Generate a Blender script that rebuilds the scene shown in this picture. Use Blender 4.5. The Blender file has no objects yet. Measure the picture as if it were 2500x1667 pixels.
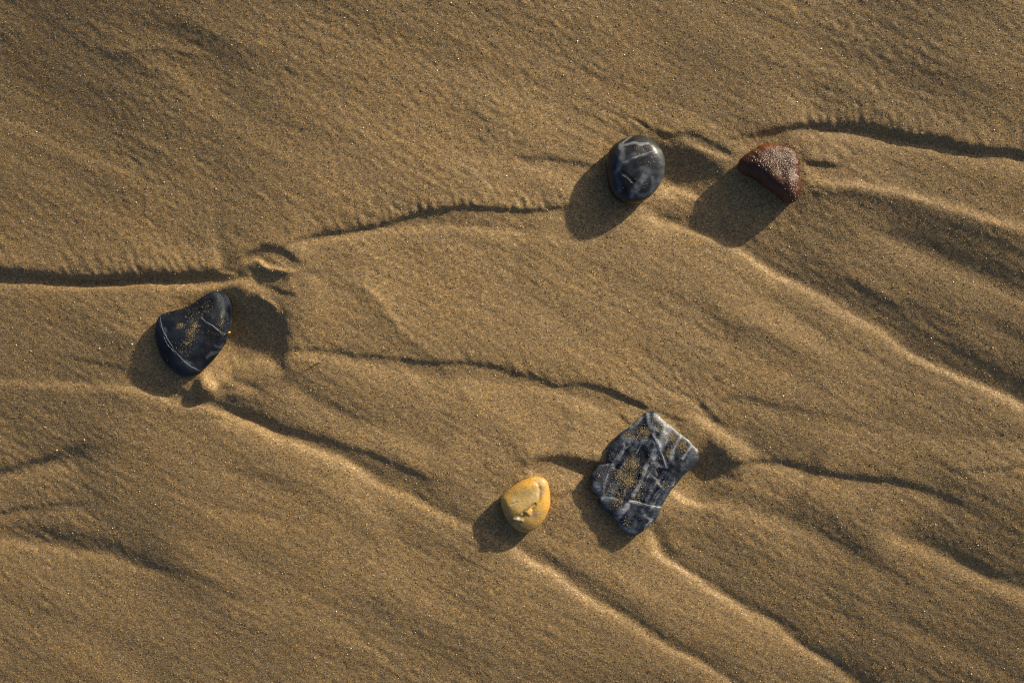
import bpy, math
import numpy as np
from mathutils import Vector

# ------------------------------------------------------------------ camera, sky, sun, exposure
S = 0.00024                       # metres per photograph pixel on the sand (frame is 0.60 m wide)
CX, CY = 1250.0, 833.5
CAM_H = 0.8333
SUN_EL = 20.0
SUN_DIR = Vector((0.735, 0.678, 0.0)).normalized()     # ground direction towards the sun
scene = bpy.context.scene
col = scene.collection

cam_d = bpy.data.cameras.new('camera')
cam = bpy.data.objects.new('camera', cam_d)
col.objects.link(cam)
cam_d.lens = 50
cam_d.sensor_width = 36
cam_d.clip_start = 0.01
cam_d.clip_end = 500
cam.location = (0, 0, CAM_H)
scene.camera = cam

world = bpy.data.worlds.new('World')
scene.world = world
world.use_nodes = True
wn = world.node_tree
wn.nodes.clear()
sky = wn.nodes.new('ShaderNodeTexSky')
sky.sky_type = 'NISHITA'
sky.sun_disc = False
sky.air_density = 0.8
sky.dust_density = 4.0
sky.ozone_density = 0.4
sky.sun_elevation = math.radians(SUN_EL)
sky.sun_rotation = math.atan2(SUN_DIR.x, SUN_DIR.y)
bg = wn.nodes.new('ShaderNodeBackground')
bg.inputs['Strength'].default_value = 0.075
wo = wn.nodes.new('ShaderNodeOutputWorld')
wn.links.new(sky.outputs[0], bg.inputs[0])
wn.links.new(bg.outputs[0], wo.inputs[0])

sun_d = bpy.data.lights.new('sun', 'SUN')
sun_d.energy = 5.0
sun_d.angle = math.radians(1.6)
sun_d.color = (1.0, 0.825, 0.585)
sun = bpy.data.objects.new('sun', sun_d)
col.objects.link(sun)
to_sun = Vector((SUN_DIR.x, SUN_DIR.y, math.tan(math.radians(SUN_EL)))).normalized()
sun.rotation_euler = to_sun.to_track_quat('Z', 'Y').to_euler()
sun.location = to_sun * 3

scene.cycles.use_denoising = False
scene.cycles.filter_width = 1.2
scene.view_settings.view_transform = 'Standard'
scene.view_settings.look = 'None'
scene.view_settings.exposure = 0.25
scene.view_settings.gamma = 1.0
scene.view_settings.use_curve_mapping = False

# ------------------------------------------------------------------ helpers
def tag(o, label=None, cat=None, group=None, kind=None):
    if label: o['label'] = label
    if cat: o['category'] = cat
    if group: o['group'] = group
    if kind: o['kind'] = kind
    return o

def make_obj(name, verts, faces, mat, parent=None, smooth=True, cols=None):
    """verts (n,3) metres, faces (m,k) numpy"""
    me = bpy.data.meshes.new(name)
    verts = np.ascontiguousarray(verts, dtype=np.float32)
    faces = np.ascontiguousarray(faces, dtype=np.int32)
    m, k = faces.shape
    me.vertices.add(len(verts))
    me.vertices.foreach_set('co', verts.ravel())
    me.loops.add(m * k)
    me.loops.foreach_set('vertex_index', faces.ravel())
    me.polygons.add(m)
    me.polygons.foreach_set('loop_start', np.arange(0, m * k, k, dtype=np.int32))
    me.polygons.foreach_set('loop_total', np.full(m, k, dtype=np.int32))
    me.polygons.foreach_set('use_smooth', np.full(m, smooth, dtype=bool))
    me.update(calc_edges=True)
    me.validate()
    if cols is not None:
        a = me.color_attributes.new('Col', 'FLOAT_COLOR', 'POINT')
        c4 = np.ones((len(verts), 4), dtype=np.float32)
        c4[:, :3] = cols
        a.data.foreach_set('color', c4.ravel())
    me.materials.append(mat)
    o = bpy.data.objects.new(name, me)
    col.objects.link(o)
    if parent is not None:
        o.parent = parent
        o.matrix_parent_inverse = parent.matrix_world.inverted()
    return o

class NT:
    def __init__(self, name):
        self.m = bpy.data.materials.new(name)
        self.m.use_nodes = True
        self.t = self.m.node_tree
        self.t.nodes.clear()
        self.out = self.n('ShaderNodeOutputMaterial')
        self.b = self.n('ShaderNodeBsdfPrincipled')
        self.l(self.b.outputs[0], self.out.inputs[0])
    def n(self, typ, **kw):
        nd = self.t.nodes.new(typ)
        for k, v in kw.items(): setattr(nd, k, v)
        return nd
    def l(self, a, b): self.t.links.new(a, b)
    def ramp(self, fac, stops, interp='LINEAR'):
        r = self.n('ShaderNodeValToRGB')
        r.color_ramp.interpolation = interp
        e = r.color_ramp.elements
        while len(e) < len(stops): e.new(0.5)
        for el, (p, c) in zip(e, stops):
            el.position = p
            el.color = (c[0], c[1], c[2], 1)
        self.l(fac, r.inputs[0])
        return r.outputs[0]
    def noise(self, vec, scale, detail=3, rough=0.55):
        t = self.n('ShaderNodeTexNoise')
        t.inputs['Scale'].default_value = scale
        t.inputs['Detail'].default_value = detail
        t.inputs['Roughness'].default_value = rough
        if vec is not None: self.l(vec, t.inputs['Vector'])
        return t
    def mix(self, fac, a, b, mode='MIX'):
        x = self.n('ShaderNodeMix', data_type='RGBA', blend_type=mode)
        for sock, v in ((0, fac), (6, a), (7, b)):
            if isinstance(v, (int, float)): x.inputs[sock].default_value = v
            elif isinstance(v, tuple): x.inputs[sock].default_value = (*v, 1)
            else: self.l(v, x.inputs[sock])
        return x.outputs[2]
    def bump(self, h, dist, strength=1.0, prev=None):
        b = self.n('ShaderNodeBump')
        b.inputs['Distance'].default_value = dist
        b.inputs['Strength'].default_value = strength
        self.l(h, b.inputs['Height'])
        if prev is not None: self.l(prev, b.inputs['Normal'])
        return b.outputs[0]

# periodic filtered noise
TS, TN = 2.6, 1280
_ky = np.fft.fftfreq(TN)[:, None] * 2 * np.pi / TS
_kx = np.fft.rfftfreq(TN)[None, :] * 2 * np.pi / TS
class Noise:
    def __init__(self, seed, la, lc=None, ang=0.0, hp=0.0):
        """gaussian noise, correlation length la px along angle ang (image degrees, y down), lc across"""
        lc = lc or la
        r = np.random.RandomState(seed)
        f = np.fft.rfft2(r.standard_normal((TN, TN)))
        c, s = math.cos(math.radians(ang)), math.sin(math.radians(ang))
        ka, kc = _kx * c + _ky * s, -_kx * s + _ky * c
        q = (ka * la) ** 2 + (kc * lc) ** 2
        f = f * np.exp(-q / 4)
        if hp: f = f * (1 - np.exp(-q * hp))
        t = np.fft.irfft2(f, s=(TN, TN))
        self.t = ((t - t.mean()) / t.std()).astype(np.float32)
    def __call__(self, x, y):
        u, v = np.asarray(x) / TS, np.asarray(y) / TS
        i, j = np.floor(u).astype(np.int64), np.floor(v).astype(np.int64)
        fu, fv = u - i, v - j
        i0, i1, j0, j1 = i % TN, (i + 1) % TN, j % TN, (j + 1) % TN
        t = self.t
        return ((t[j0, i0] * (1 - fu) + t[j0, i1] * fu) * (1 - fv) +
                (t[j1, i0] * (1 - fu) + t[j1, i1] * fu) * fv)

def smooth01(x):
    x = np.clip(x, 0, 1)
    return x * x * (3 - 2 * x)

def catmull(pts, step=8.0, closed=False):
    p = np.array([q[:2] for q in pts], float)
    k = np.array([q[2] if len(q) > 2 else 1.0 for q in pts], float)
    n = len(p)
    out, ks = [], []
    segs = n if closed else n - 1
    for i in range(segs):
        if closed: a, b, c, d = p[(i - 1) % n], p[i], p[(i + 1) % n], p[(i + 2) % n]
        else: a, b, c, d = p[max(i - 1, 0)], p[i], p[i + 1], p[min(i + 2, n - 1)]
        m = max(2, int(np.linalg.norm(c - b) / step))
        for t in np.arange(m) / m:
            out.append(0.5 * ((2 * b) + (c - a) * t + (2 * a - 5 * b + 4 * c - d) * t * t + (3 * b - a - 3 * c + d) * t ** 3))
            ks.append(k[i] * (1 - t) + k[(i + 1) % n] * t)
    if not closed:
        out.append(p[-1]); ks.append(k[-1])
    return np.array(out), np.array(ks)

# ------------------------------------------------------------------ sand relief (heights in photograph pixels)
SP = 2.75
def axis(lo, hi):
    core = np.arange(lo, hi + SP, SP)
    up, d = [], SP
    x = core[-1]
    while x < 250000:
        d *= 1.11
        x += d
        up.append(x)
    dn, d = [], SP
    x = core[0]
    while x > -250000:
        d *= 1.11
        x -= d
        dn.append(x)
    return np.array(dn[::-1] + list(core) + up)
GX = axis(-120, 2620)
GY = axis(-120, 1790)
XX, YY = np.meshgrid(GX, GY)
HH = np.zeros_like(XX)

warp1 = Noise(11, 40); warp2 = Noise(12, 40)
warp3 = Noise(13, 9); warp4 = Noise(14, 9)
PX = XX + 2.4 * warp1(XX, YY) + .7 * warp3(XX, YY)
PY = YY + 2.4 * warp2(XX, YY) + .7 * warp4(XX, YY)
_rills = {}
def rill_noise(ang, la=46, lc=8):
    k = (round(ang), la)
    if k not in _rills: _rills[k] = Noise(300 + k[0], la, lc, k[0], hp=.1)
    return _rills[k]

def step(pts, A, w, La=50, Lb=50, taper=(0.15, 0.15), teeth=0.0, tlen=13.0, tdep=42.0, slant=0.5, vee=0.0):
    """a long step: higher on the left of travel (the sun's side) when A > 0 (a dark lee face),
    lower there when A < 0 (a bright face). teeth > 0 cuts little rills into the upper side."""
    if not vee: A, w = (A * 0.92, w * 1.3) if A > 0 else (A * 1.35, w * 1.25)
    P, K = catmull(pts)
    seg = np.diff(P, axis=0)
    sl = np.hypot(seg[:, 0], seg[:, 1])
    arc = np.concatenate([[0], np.cumsum(sl)])
    L = arc[-1]
    if taper[0] > 0: K = K * smooth01(arc / (taper[0] * L))
    if taper[1] > 0: K = K * smooth01((L - arc) / (taper[1] * L))
    R = min(4.0 * max(La, Lb), 300) + 10
    if teeth: R = max(R, tdep * 2.2)
    lo, hi = P.min(0) - R, P.max(0) + R
    i0, i1 = np.searchsorted(GX, [lo[0], hi[0]])
    j0, j1 = np.searchsorted(GY, [lo[1], hi[1]])
    D = np.full((j1 - j0, i1 - i0), 1e9)
    SD = np.zeros_like(D); KK = np.zeros_like(D); TT = np.zeros_like(D)
    for s in range(len(seg)):
        a, b = P[s], P[s + 1]
        l2, h2 = np.minimum(a, b) - R, np.maximum(a, b) + R
        x0, x1 = np.searchsorted(GX, [l2[0], h2[0]])
        y0, y1 = np.searchsorted(GY, [l2[1], h2[1]])
        if x1 <= x0 or y1 <= y0: continue
        px, py = PX[y0:y1, x0:x1], PY[y0:y1, x0:x1]
        u = seg[s] / max(sl[s], 1e-6)
        rx, ry = px - a[0], py - a[1]
        t = np.clip(rx * u[0] + ry * u[1], 0, sl[s])
        dx, dy = rx - t * u[0], ry - t * u[1]
        d = np.hypot(dx, dy)
        sub = (slice(y0 - j0, y1 - j0), slice(x0 - i0, x1 - i0))
        m = d < D[sub]
        sd = rx * u[1] - ry * u[0]
        D[sub][m] = d[m]
        SD[sub][m] = (np.sign(sd) * d)[m]
        f = t / max(sl[s], 1e-6)
        KK[sub][m] = (K[s] * (1 - f) + K[s + 1] * f)[m]
        TT[sub][m] = (arc[s] + t)[m]
    dec = np.where(SD > 0, np.exp(-np.abs(SD) / La), np.exp(-np.abs(SD) / Lb))
    dec = dec * smooth01((R - np.abs(SD)) / (R * .6))
    h = A * 0.5 * np.tanh(SD / w) * dec * KK
    if vee:        # a channel whose two banks meet in a soft V (a crest when negative)
        L_ = np.where(SD > 0, La, Lb)
        sa = np.sqrt(SD * SD + w * w) - w
        fade = smooth01((R - np.abs(SD)) / (R * .6))
        h = -.82 * vee * np.exp(-sa / L_) * KK * fade
    if teeth:
        xs_, ys_ = XX[j0:j1, i0:i1], YY[j0:j1, i0:i1]
        r = .55 * rill_noise(slant)(xs_, ys_) + .35 * rill_noise(slant - 14, 26, 9)(xs_, ys_) + .45 * rill_noise(slant + 9, 12, 8)(xs_, ys_)
        am = np.clip(.6 + .5 * warp1(xs_ * .3, ys_ * .3), .05, 1.5)
        fall = np.where(SD > 0, smooth01((SD + 4) / 10) * np.exp(-SD / (tdep * 0.55)), smooth01((SD + 4) / 10))
        h = h + .34 * teeth * r * am * fall * KK
    HH[j0:j1, i0:i1] += np.where(D < 1e8, h, 0)

def crease(pts, A, La=60, Lb=60, r=6, taper=(.12, .12)):
    step(pts, 0.0, r, La, Lb, taper, vee=A)

def blob(cx, cy, rx, ry, ang, A, p=1.0):
    c, s = math.cos(math.radians(ang)), math.sin(math.radians(ang))
    R = max(rx, ry) * 3
    i0, i1 = np.searchsorted(GX, [cx - R, cx + R])
    j0, j1 = np.searchsorted(GY, [cy - R, cy + R])
    dx, dy = PX[j0:j1, i0:i1] - cx, PY[j0:j1, i0:i1] - cy
    q = ((dx * c + dy * s) / rx) ** 2 + ((-dx * s + dy * c) / ry) ** 2
    HH[j0:j1, i0:i1] += .75 * A * np.exp(-q ** p)

# --- the long scarp left, with the lit bank below it
step([(-150, 655), (0, 662), (53, 667), (133, 674, 1.2), (213, 678, 1.35), (319, 677, 1.35), (425, 671, 1.2), (505, 667), (548, 662, .7)], 20, 8, 80, 26, (0, .05), teeth=6.0, tlen=34, tdep=120, slant=64)
step([(-150, 690, .4), (0, 688, .5), (106, 689, .9), (213, 692), (319, 693), (425, 696), (505, 698, 1.1), (559, 691, 1.3), (604, 682, 1.2)], -12, 9, 22, 60, (0, .04))
step([(520, 661), (548, 665), (576, 672)], -4, 4, 8, 8)
step([(470, 712, .3), (540, 708), (600, 716)], 3.0, 9, 15, 25)
# --- knot of gullies up-right of the navy pebble
step([(540, 650), (575, 634), (610, 617, 1.2), (654, 602, 1.2), (700, 615, 1.3), (725, 636), (760, 640, .5)], 12, 8, 30, 14, (.2, .2), teeth=2.0, tlen=24, tdep=70, slant=75)
step([(590, 648), (612, 635), (630, 633, 1.3), (648, 650, 1.3), (681, 655), (722, 657)], -9, 5, 14, 16, (.15, .2))
step([(604, 664), (640, 664), (690, 664, 1.2), (730, 664, .5), (800, 660, .3), (860, 662, .2)], 11, 8, 12, 22, (.1, .3))
step([(612, 690), (650, 700), (690, 712, 1.3), (726, 720)], 10, 7, 20, 16)
step([(628, 722), (650, 730), (672, 744), (688, 765)], -8, 6, 14, 14)
blob(640, 688, 54, 26, 14, -15)
# --- scour pit right of the navy pebble
step([(570, 742, .6), (600, 735, .8), (632, 733), (664, 752, 1.3), (688, 790, 1.5), (694, 840, 1.6), (688, 882, 1.4), (690, 915, .6)], 8, 9, 60, 40, (.12, .15))
blob(558, 818, 126, 88, 8, -54, 1.5)
step([(560, 886), (600, 884), (640, 880), (676, 884)], -7, 7, 16, 30)
step([(690, 900), (712, 930), (756, 966), (826, 1003), (900, 1030), (985, 1062)], 8, 20, 70, 45, (.1, .4))
# --- shallow scarp in the middle
step([(686, 851, .6), (798, 855, .6), (904, 871, .8), (1011, 885), (1090, 888, 1.1), (1170, 892), (1250, 906), (1314, 922), (1356, 942, .9), (1410, 935), (1463, 945, 1.5), (1516, 966, 1.8), (1569, 990, 1.8), (1596, 1002, 1.2)], 6.0, 5, 60, 24, (.03, .03), teeth=1.8, tlen=24, tdep=80, slant=56)
step([(686, 868, 1.2), (798, 873), (904, 894, .8), (1011, 925, .6), (1150, 930, .5), (1303, 948, .8), (1383, 968), (1463, 996, 1.1), (1530, 1030, .8)], -5.5, 15, 25, 60, (.03, .1))
# --- fan of rills above the slab
for i, (x0, y0, x1, y1, a) in enumerate([(1490, 850, 1650, 980, .8), (1530, 845, 1680, 985, 1), (1570, 850, 1700, 990, 1.1), (1605, 870, 1712, 988, 1.2), (1640, 885, 1716, 985, 1.2), (1450, 880, 1610, 985, .8), (1675, 900, 1722, 980, 1)]):
    mx, my = (x0 + x1) / 2 - 4, (y0 + y1) / 2 + 5
    step([(x0, y0), (mx, my), (x1, y1)], 2.0 * a, 3.5, 9, 7, (.5, .1))
step([(1598, 996), (1630, 1014), (1665, 1024), (1702, 1017), (1716, 1004)], 4.0, 4, 22, 10, (.1, .1))
step([(1711, 982), (1722, 1000, 1.2), (1748, 1024), (1790, 1042, .4)], 9, 9, 14, 26, (.12, .3))
step([(1716, 984), (1782, 972), (1835, 977, 1.2), (1941, 998), (2048, 1019), (2130, 1042, .6), (2260, 1075, .4)], 4.2, 8, 45, 35, (.1, .3))
step([(1640, 1000), (1707, 1026, 1.1), (1755, 1053, 1.2), (1808, 1082), (1870, 1116, .6)], -6, 10, 20, 40, (.2, .3))
# --- scour right of the slab
step([(1700, 1068, .7), (1730, 1085, 1.2), (1760, 1110, 1.3), (1790, 1128, 1.3), (1835, 1123), (1888, 1124), (1941, 1133, 1.2), (2021, 1152, 1.1), (2101, 1165, 1.1), (2181, 1174, .9), (2250, 1190, .6), (2330, 1216, .5), (2440, 1262, .4)], 8.5, 7.5, 65, 34, (.08, .2))
blob(1672, 1160, 104, 60, 6, -33, 1.3)
step([(1690, 1176, .6), (1735, 1172), (1790, 1176, .9), (1862, 1196, .7), (1960, 1235, .5)], -5.0, 12, 22, 40, (.15, .3))
step([(1636, 1194), (1672, 1220, 1.2), (1704, 1231, 1.1), (1740, 1230), (1790, 1222, .6)], -10, 8, 16, 30, (.1, .25))
step([(1350, 1130, .5), (1410, 1140), (1470, 1158, 1.2), (1500, 1180, .8)], 18, 18, 90, 40, (.2, .1))
# --- dark wedge left of the slab, hollow round the yellow pebble
step([(1276, 1146, .6), (1292, 1134), (1320, 1125), (1365, 1123, 1.2), (1420, 1126, 1.5), (1478, 1140, 1.6), (1500, 1160)], 19, 10, 40, 26, (.12, .1))
step([(1244, 1176), (1262, 1164), (1295, 1158), (1330, 1164), (1366, 1178)], -3.2, 6, 10, 22)
step([(1340, 1220), (1362, 1208), (1390, 1200, 1.2), (1440, 1200)], 4.5, 5, 18, 14)
step([(1505, 1006), (1522, 1020), (1540, 1038)], 4, 4, 9, 9)
# --- ridge under the navy pebble running to the lower right
step([(-150, 940, .5), (0, 935, .5), (120, 940, .7), (266, 948), (346, 962, 1.2), (420, 985, 1.1), (479, 990, 1.2), (532, 1007, 1.3), (585, 1028, 1.4), (638, 1049, 1.5), (691, 1073, 1.5), (771, 1100, 1.5), (835, 1124, 1.4), (878, 1148, 1.2), (925, 1180, .9), (1010, 1225, .8), (1110, 1275, .7), (1190, 1300, .7), (1261, 1344, .9), (1303, 1370, 1.2), (1356, 1403, 1.2), (1410, 1440, 1.1), (1473, 1482), (1527, 1519, .9), (1590, 1556, .8), (1720, 1630, .7), (1900, 1740, .5)], -8.5, 10, 28, 75, (.02, .03))
step([(90, 868, .5), (160, 878, .8), (239, 891), (292, 907), (345, 924), (400, 948), (455, 970)], 4.2, 6, 40, 26, (.15, .1))
step([(520, 985, .7), (558, 997), (638, 1022, 1.1), (718, 1052, 1.1), (798, 1076, 1.2), (904, 1106, 1.3), (984, 1146, 1.3), (1064, 1175, 1.1), (1144, 1188, .6)], 5.0, 8, 60, 30, (.08, .2))
# knob just below the navy pebble
blob(494, 938, 22, 25, 0, 25, 1.7)
step([(420, 940), (455, 962), (496, 982)], 5, 5, 10, 9)
blob(545, 948, 26, 14, -20, -6)
blob(600, 938, 40, 12, 20, -6)
blob(572, 962, 22, 9, 10, 3)
# --- upper middle: scarp arching up to the round pebble
step([(690, 597, .8), (787, 573), (851, 562, 1.1), (931, 549, 1.2), (984, 536, 1.3), (1037, 520, 1.3), (1117, 504, 1.3), (1170, 503, 1.2), (1250, 512, 1.1), (1310, 515), (1370, 504), (1430, 498, .8)], 8.5, 5.5, 60, 26, (.05, .1), teeth=2.2, tlen=28, tdep=70, slant=72)
step([(700, 606, .9), (771, 589, 1.1), (851, 574, 1.2), (931, 563, 1.1), (1011, 557), (1090, 554), (1170, 557, .9), (1250, 566, .8), (1340, 580, .5), (1480, 610, .3)], -6.5, 12, 22, 70, (.08, .15))
step([(1250, 368, .8), (1282, 378), (1330, 388, 1.1), (1399, 397, 1.1), (1462, 404, 1.3)], 5.5, 6, 35, 24, (.15, .03))
step([(1240, 392, .7), (1303, 412), (1383, 442), (1440, 470, .6)], -5, 16, 24, 50)
# rays that converge on the round pebble's top
for (x0, y0, x1, y1, a) in [(1390, 228, 1598, 334, 1), (1430, 232, 1590, 318, .9), (1365, 255, 1540, 340, 1), (1345, 280, 1500, 350, .9), (1345, 320, 1470, 372, .8), (1500, 275, 1612, 335, 1.4), (1310, 340, 1450, 385, .6)]:
    step([(x0, y0), ((x0 + x1) / 2 + 4, (y0 + y1) / 2 - 4), (x1, y1)], 2.5 * a, 4, 10, 8, (.45, .08))
step([(1530, 292), (1560, 306), (1585, 330)], -4, 5, 9, 10)
# --- wavy lip between the round and the red pebble, then the strong scarp to the right edge
step([(1598, 318, .9), (1633, 333), (1675, 325, 1.1), (1718, 340, .9), (1760, 362, .9), (1796, 384, .7)], 7.5, 6, 45, 18, (.1, .1), teeth=2.4, tlen=24, tdep=60, slant=80)
step([(1655, 342), (1702, 358), (1745, 376), (1786, 396)], -5, 9, 12, 22)
step([(1740, 345, .4), (1800, 342, .5), (1850, 334, .8), (1895, 325), (1941, 316, 1.1), (1995, 313, 1.2), (2048, 315, 1.4), (2101, 322, 1.5), (2181, 338, 1.5), (2261, 354, 1.5), (2340, 372, 1.4), (2420, 388, 1.1), (2500, 404), (2640, 430)], 13.0, 7, 70, 26, (.12, 0), teeth=1.4, tlen=26, tdep=60, slant=84)
step([(1940, 338, .7), (2021, 332), (2101, 342), (2250, 374, .9), (2400, 410, .6), (2640, 460, .5)], -4.5, 14, 20, 55, (.15, 0))
# --- scour between round and red pebbles
step([(1628, 350, .7), (1660, 352), (1700, 378, 1.2), (1735, 408, 1.2), (1764, 430, 1), (1800, 455, .6)], 4, 9, 40, 34, (.15, .2))
blob(1626, 424, 112, 52, 16, -32, 1.3)
step([(1580, 466, .8), (1612, 456), (1648, 456, 1.2), (1685, 474, 1.3), (1716, 492)], -8, 7, 14, 22, (.15, .1))
step([(1596, 494), (1650, 492), (1712, 500), (1770, 516)], 3.8, 6, 12, 12)
step([(1585, 520, .8), (1625, 530), (1665, 534), (1712, 528), (1790, 548)], 4.2, 7, 16, 16)
# --- red pebble: dark hollow to the right and the ridge under it
step([(1950, 408), (1972, 404, 1.3), (2002, 404, 1.2), (2040, 402, .7)], 13, 8, 20, 14, (.15, .3))
step([(1952, 462, .9), (1990, 450, 1.1), (2048, 452, 1.2), (2128, 468, 1.2), (2207, 489, 1.1), (2287, 513, 1.1), (2367, 540), (2447, 564, .9), (2500, 578, .8), (2640, 620, .7)], -7.5, 11, 36, 26, (.06, 0))
step([(1930, 496, .5), (1960, 486, .8), (2010, 474, 1.1), (2080, 480, 1.1), (2160, 508), (2260, 545, .8), (2380, 590, .6), (2640, 690, .4)], 4.5, 18, 30, 50, (.08, 0))
step([(2060, 560, .4), (2130, 585, .7), (2207, 616), (2314, 668), (2410, 712), (2500, 748), (2640, 800)], -5, 18, 40, 60, (.15, 0))
step([(2130, 545, .5), (2260, 600), (2400, 665), (2640, 770)], 4, 16, 40, 40, (.2, 0))
# --- long lit ridge diagonal to the right edge, its shaded bank above
step([(1540, 520, .8), (1622, 544), (1702, 570, 1.1), (1782, 598, 1.2), (1835, 627, 1.3), (1888, 667, 1.2), (1968, 709), (2048, 757), (2144, 810), (2207, 861, 1.2), (2261, 887, 1.2), (2340, 924, 1.3), (2420, 962, 1.3), (2500, 1004, 1.2), (2640, 1080)], -7.5, 12, 30, 90, (.03, 0))
step([(1850, 560, .8), (1941, 602), (2021, 650), (2101, 720), (2181, 771, 1.2), (2250, 819, 1.2), (2314, 848, 1.3), (2394, 893, 1.2), (2500, 966, 1.2), (2640, 1050)], 4.5, 15, 75, 40, (.1, 0))
# --- lower right: parallel ridges
step([(1578, 1288), (1600, 1320, 1.2), (1612, 1352, 1.3), (1654, 1378, 1.2), (1702, 1408, 1.2), (1755, 1450, 1.2), (1824, 1488, 1.1), (1915, 1546), (1995, 1604, .9), (2064, 1647, .8), (2200, 1740, .7)], -7, 10, 30, 70, (.05, 0))
step([(1606, 1284, .9), (1622, 1320, 1.1), (1640, 1354, 1.1), (1702, 1392), (1782, 1446, 1.2), (1888, 1512, 1.3), (1995, 1586), (2150, 1690, .7)], 4.5, 14, 75, 35, (.08, 0))
step([(1265, 1330, .6), (1340, 1366), (1400, 1400, 1.2), (1480, 1458, 1.1), (1560, 1515, .9), (1680, 1580, .7), (1830, 1680, .5)], 4.5, 16, 70, 32, (.1, 0))
step([(1730, 1250, .4), (1810, 1258), (1890, 1275), (1985, 1310, .8), (2080, 1370, .7), (2180, 1440, .6)], -4.5, 16, 30, 60)
step([(1900, 1272, .6), (1990, 1300), (2090, 1340), (2190, 1400, .8), (2280, 1450, .5)], 5, 15, 50, 30)
step([(2100, 1280, .4), (2181, 1312, .9), (2261, 1340), (2340, 1382, 1.1), (2420, 1414, 1.1), (2500, 1440), (2640, 1490)], -6, 13, 30, 70, (.2, 0))
step([(2130, 1270, .5), (2260, 1310), (2368, 1360, 1.1), (2500, 1408), (2640, 1460)], 5, 14, 60, 30, (.2, 0))
step([(2270, 1137), (2330, 1138), (2390, 1133), (2440, 1125), (2500, 1116), (2640, 1100)], 3.4, 5, 35, 18, (.2, 0))
step([(2300, 1050), (2400, 1049), (2500, 1055), (2640, 1070)], 2.6, 6, 30, 18, (.3, 0))
step([(2000, 1440, .5), (2120, 1490), (2260, 1560), (2420, 1640), (2600, 1730)], -3.6, 16, 40, 60, (.3, 0))
step([(2020, 1420, .5), (2180, 1490), (2330, 1565), (2500, 1650)], 3.4, 16, 50, 40, (.3, 0))
# --- lower left
step([(-150, 1185), (0, 1152, 1.2), (32, 1141, 1.2), (80, 1128, 1.1), (133, 1112, .9), (213, 1095, .6), (300, 1084, .4)], 6.0, 7, 60, 30, (0, .3))
step([(-150, 1200), (0, 1172), (106, 1152), (213, 1146, .6), (320, 1150, .3)], -5, 14, 22, 50, (0, .3))
step([(-150, 1280), (0, 1261, 1.1), (80, 1248), (160, 1237, .8), (250, 1236, .5)], 4.2, 6, 45, 24, (0, .3))
step([(-150, 1300), (0, 1278), (120, 1262), (240, 1262, .5)], -3.2, 14, 20, 40, (0, .3))
step([(-150, 1300, .8), (0, 1306, .7), (106, 1318, 1.1), (213, 1334, 1.1), (300, 1358), (372, 1388, .8), (479, 1420, .9), (532, 1440, .9), (601, 1470, .7), (720, 1520, .5)], 6.0, 14, 60, 32, (0, .2))
step([(-150, 1340), (0, 1346), (106, 1354, 1.1), (213, 1367, 1.1), (292, 1383), (372, 1414, .8), (460, 1446, .5)], -5.8, 12, 25, 60, (0, .2))
step([(775, 1162), (835, 1149, 1.1), (904, 1164), (950, 1186)], 2.6, 7, 14, 14)
step([(790, 1180, .5), (870, 1200), (930, 1260, 1.2), (990, 1330), (1090, 1380), (1200, 1420, .7)], -5, 30, 60, 80, (.2, .3))
step([(800, 1430, .4), (900, 1470), (1000, 1510), (1100, 1560, .8), (1250, 1640, .6)], 3.4, 20, 60, 50, (.3, .2))
# --- upper left
step([(-150, 250), (0, 290), (110, 345), (240, 398), (380, 440, .5)], -5, 22, 45, 70, (0, .3))
step([(-150, 130), (0, 165), (120, 225), (260, 275, .7), (400, 310, .4)], 4, 34, 90, 60, (0, .3))
step([(1020, 380, .4), (1120, 400), (1220, 425), (1330, 455, .5)], -4.5, 32, 60, 60, (.3, .2))
# --- broad channels: shaded bank towards the sun, lit bank beyond, meeting in a soft V
crease([(230, 935, .5), (346, 962), (420, 986, .8), (479, 990), (532, 1008, 1.1), (585, 1029, 1.2), (638, 1050, 1.2), (691, 1074, 1.2), (771, 1101, 1.1), (835, 1125), (878, 1149), (925, 1181, .9), (1010, 1226, .8), (1110, 1276, .7), (1190, 1302, .7), (1261, 1345, .9), (1303, 1371), (1356, 1404), (1410, 1441), (1473, 1483), (1527, 1520, .9), (1590, 1557, .8), (1720, 1630, .7), (1900, 1740, .5)], 14, 48, 72, 5)
crease([(1500, 512, .5), (1548, 525, .8), (1622, 544), (1702, 570), (1782, 598), (1835, 627), (1888, 667), (1968, 709), (2048, 757), (2144, 810), (2207, 861), (2261, 887), (2340, 924), (2420, 962), (2500, 1004), (2640, 1080)], 15, 85, 95, 5, (.1, 0))
crease([(1578, 1288), (1600, 1320), (1612, 1352), (1654, 1378), (1702, 1408), (1755, 1450), (1824, 1488), (1915, 1546), (1995, 1604), (2064, 1647), (2200, 1740, .7)], 13, 95, 75, 5, (.05, 0))
crease([(2060, 560, .4), (2130, 585, .7), (2207, 616), (2314, 668), (2410, 712), (2500, 748), (2640, 800)], 10, 75, 80, 12, (.15, 0))
crease([(2100, 1280, .4), (2181, 1312, .9), (2261, 1340), (2340, 1382), (2420, 1414), (2500, 1440), (2640, 1490)], 11, 90, 80, 9, (.2, 0))
crease([(686, 866, .8), (798, 872), (904, 892), (1011, 915), (1150, 928), (1303, 946), (1383, 967), (1463, 994), (1540, 1030, .6)], 9, 50, 75, 14)
crease([(707, 604), (771, 588), (851, 573), (931, 561), (1011, 556), (1090, 553), (1170, 556), (1250, 565), (1340, 580, .6)], 9, 40, 85, 9)
crease([(-150, 692), (0, 690), (106, 690), (213, 693), (319, 694), (425, 697), (505, 699), (559, 692), (604, 683)], 9, 40, 55, 8, (0, .1))
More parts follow.
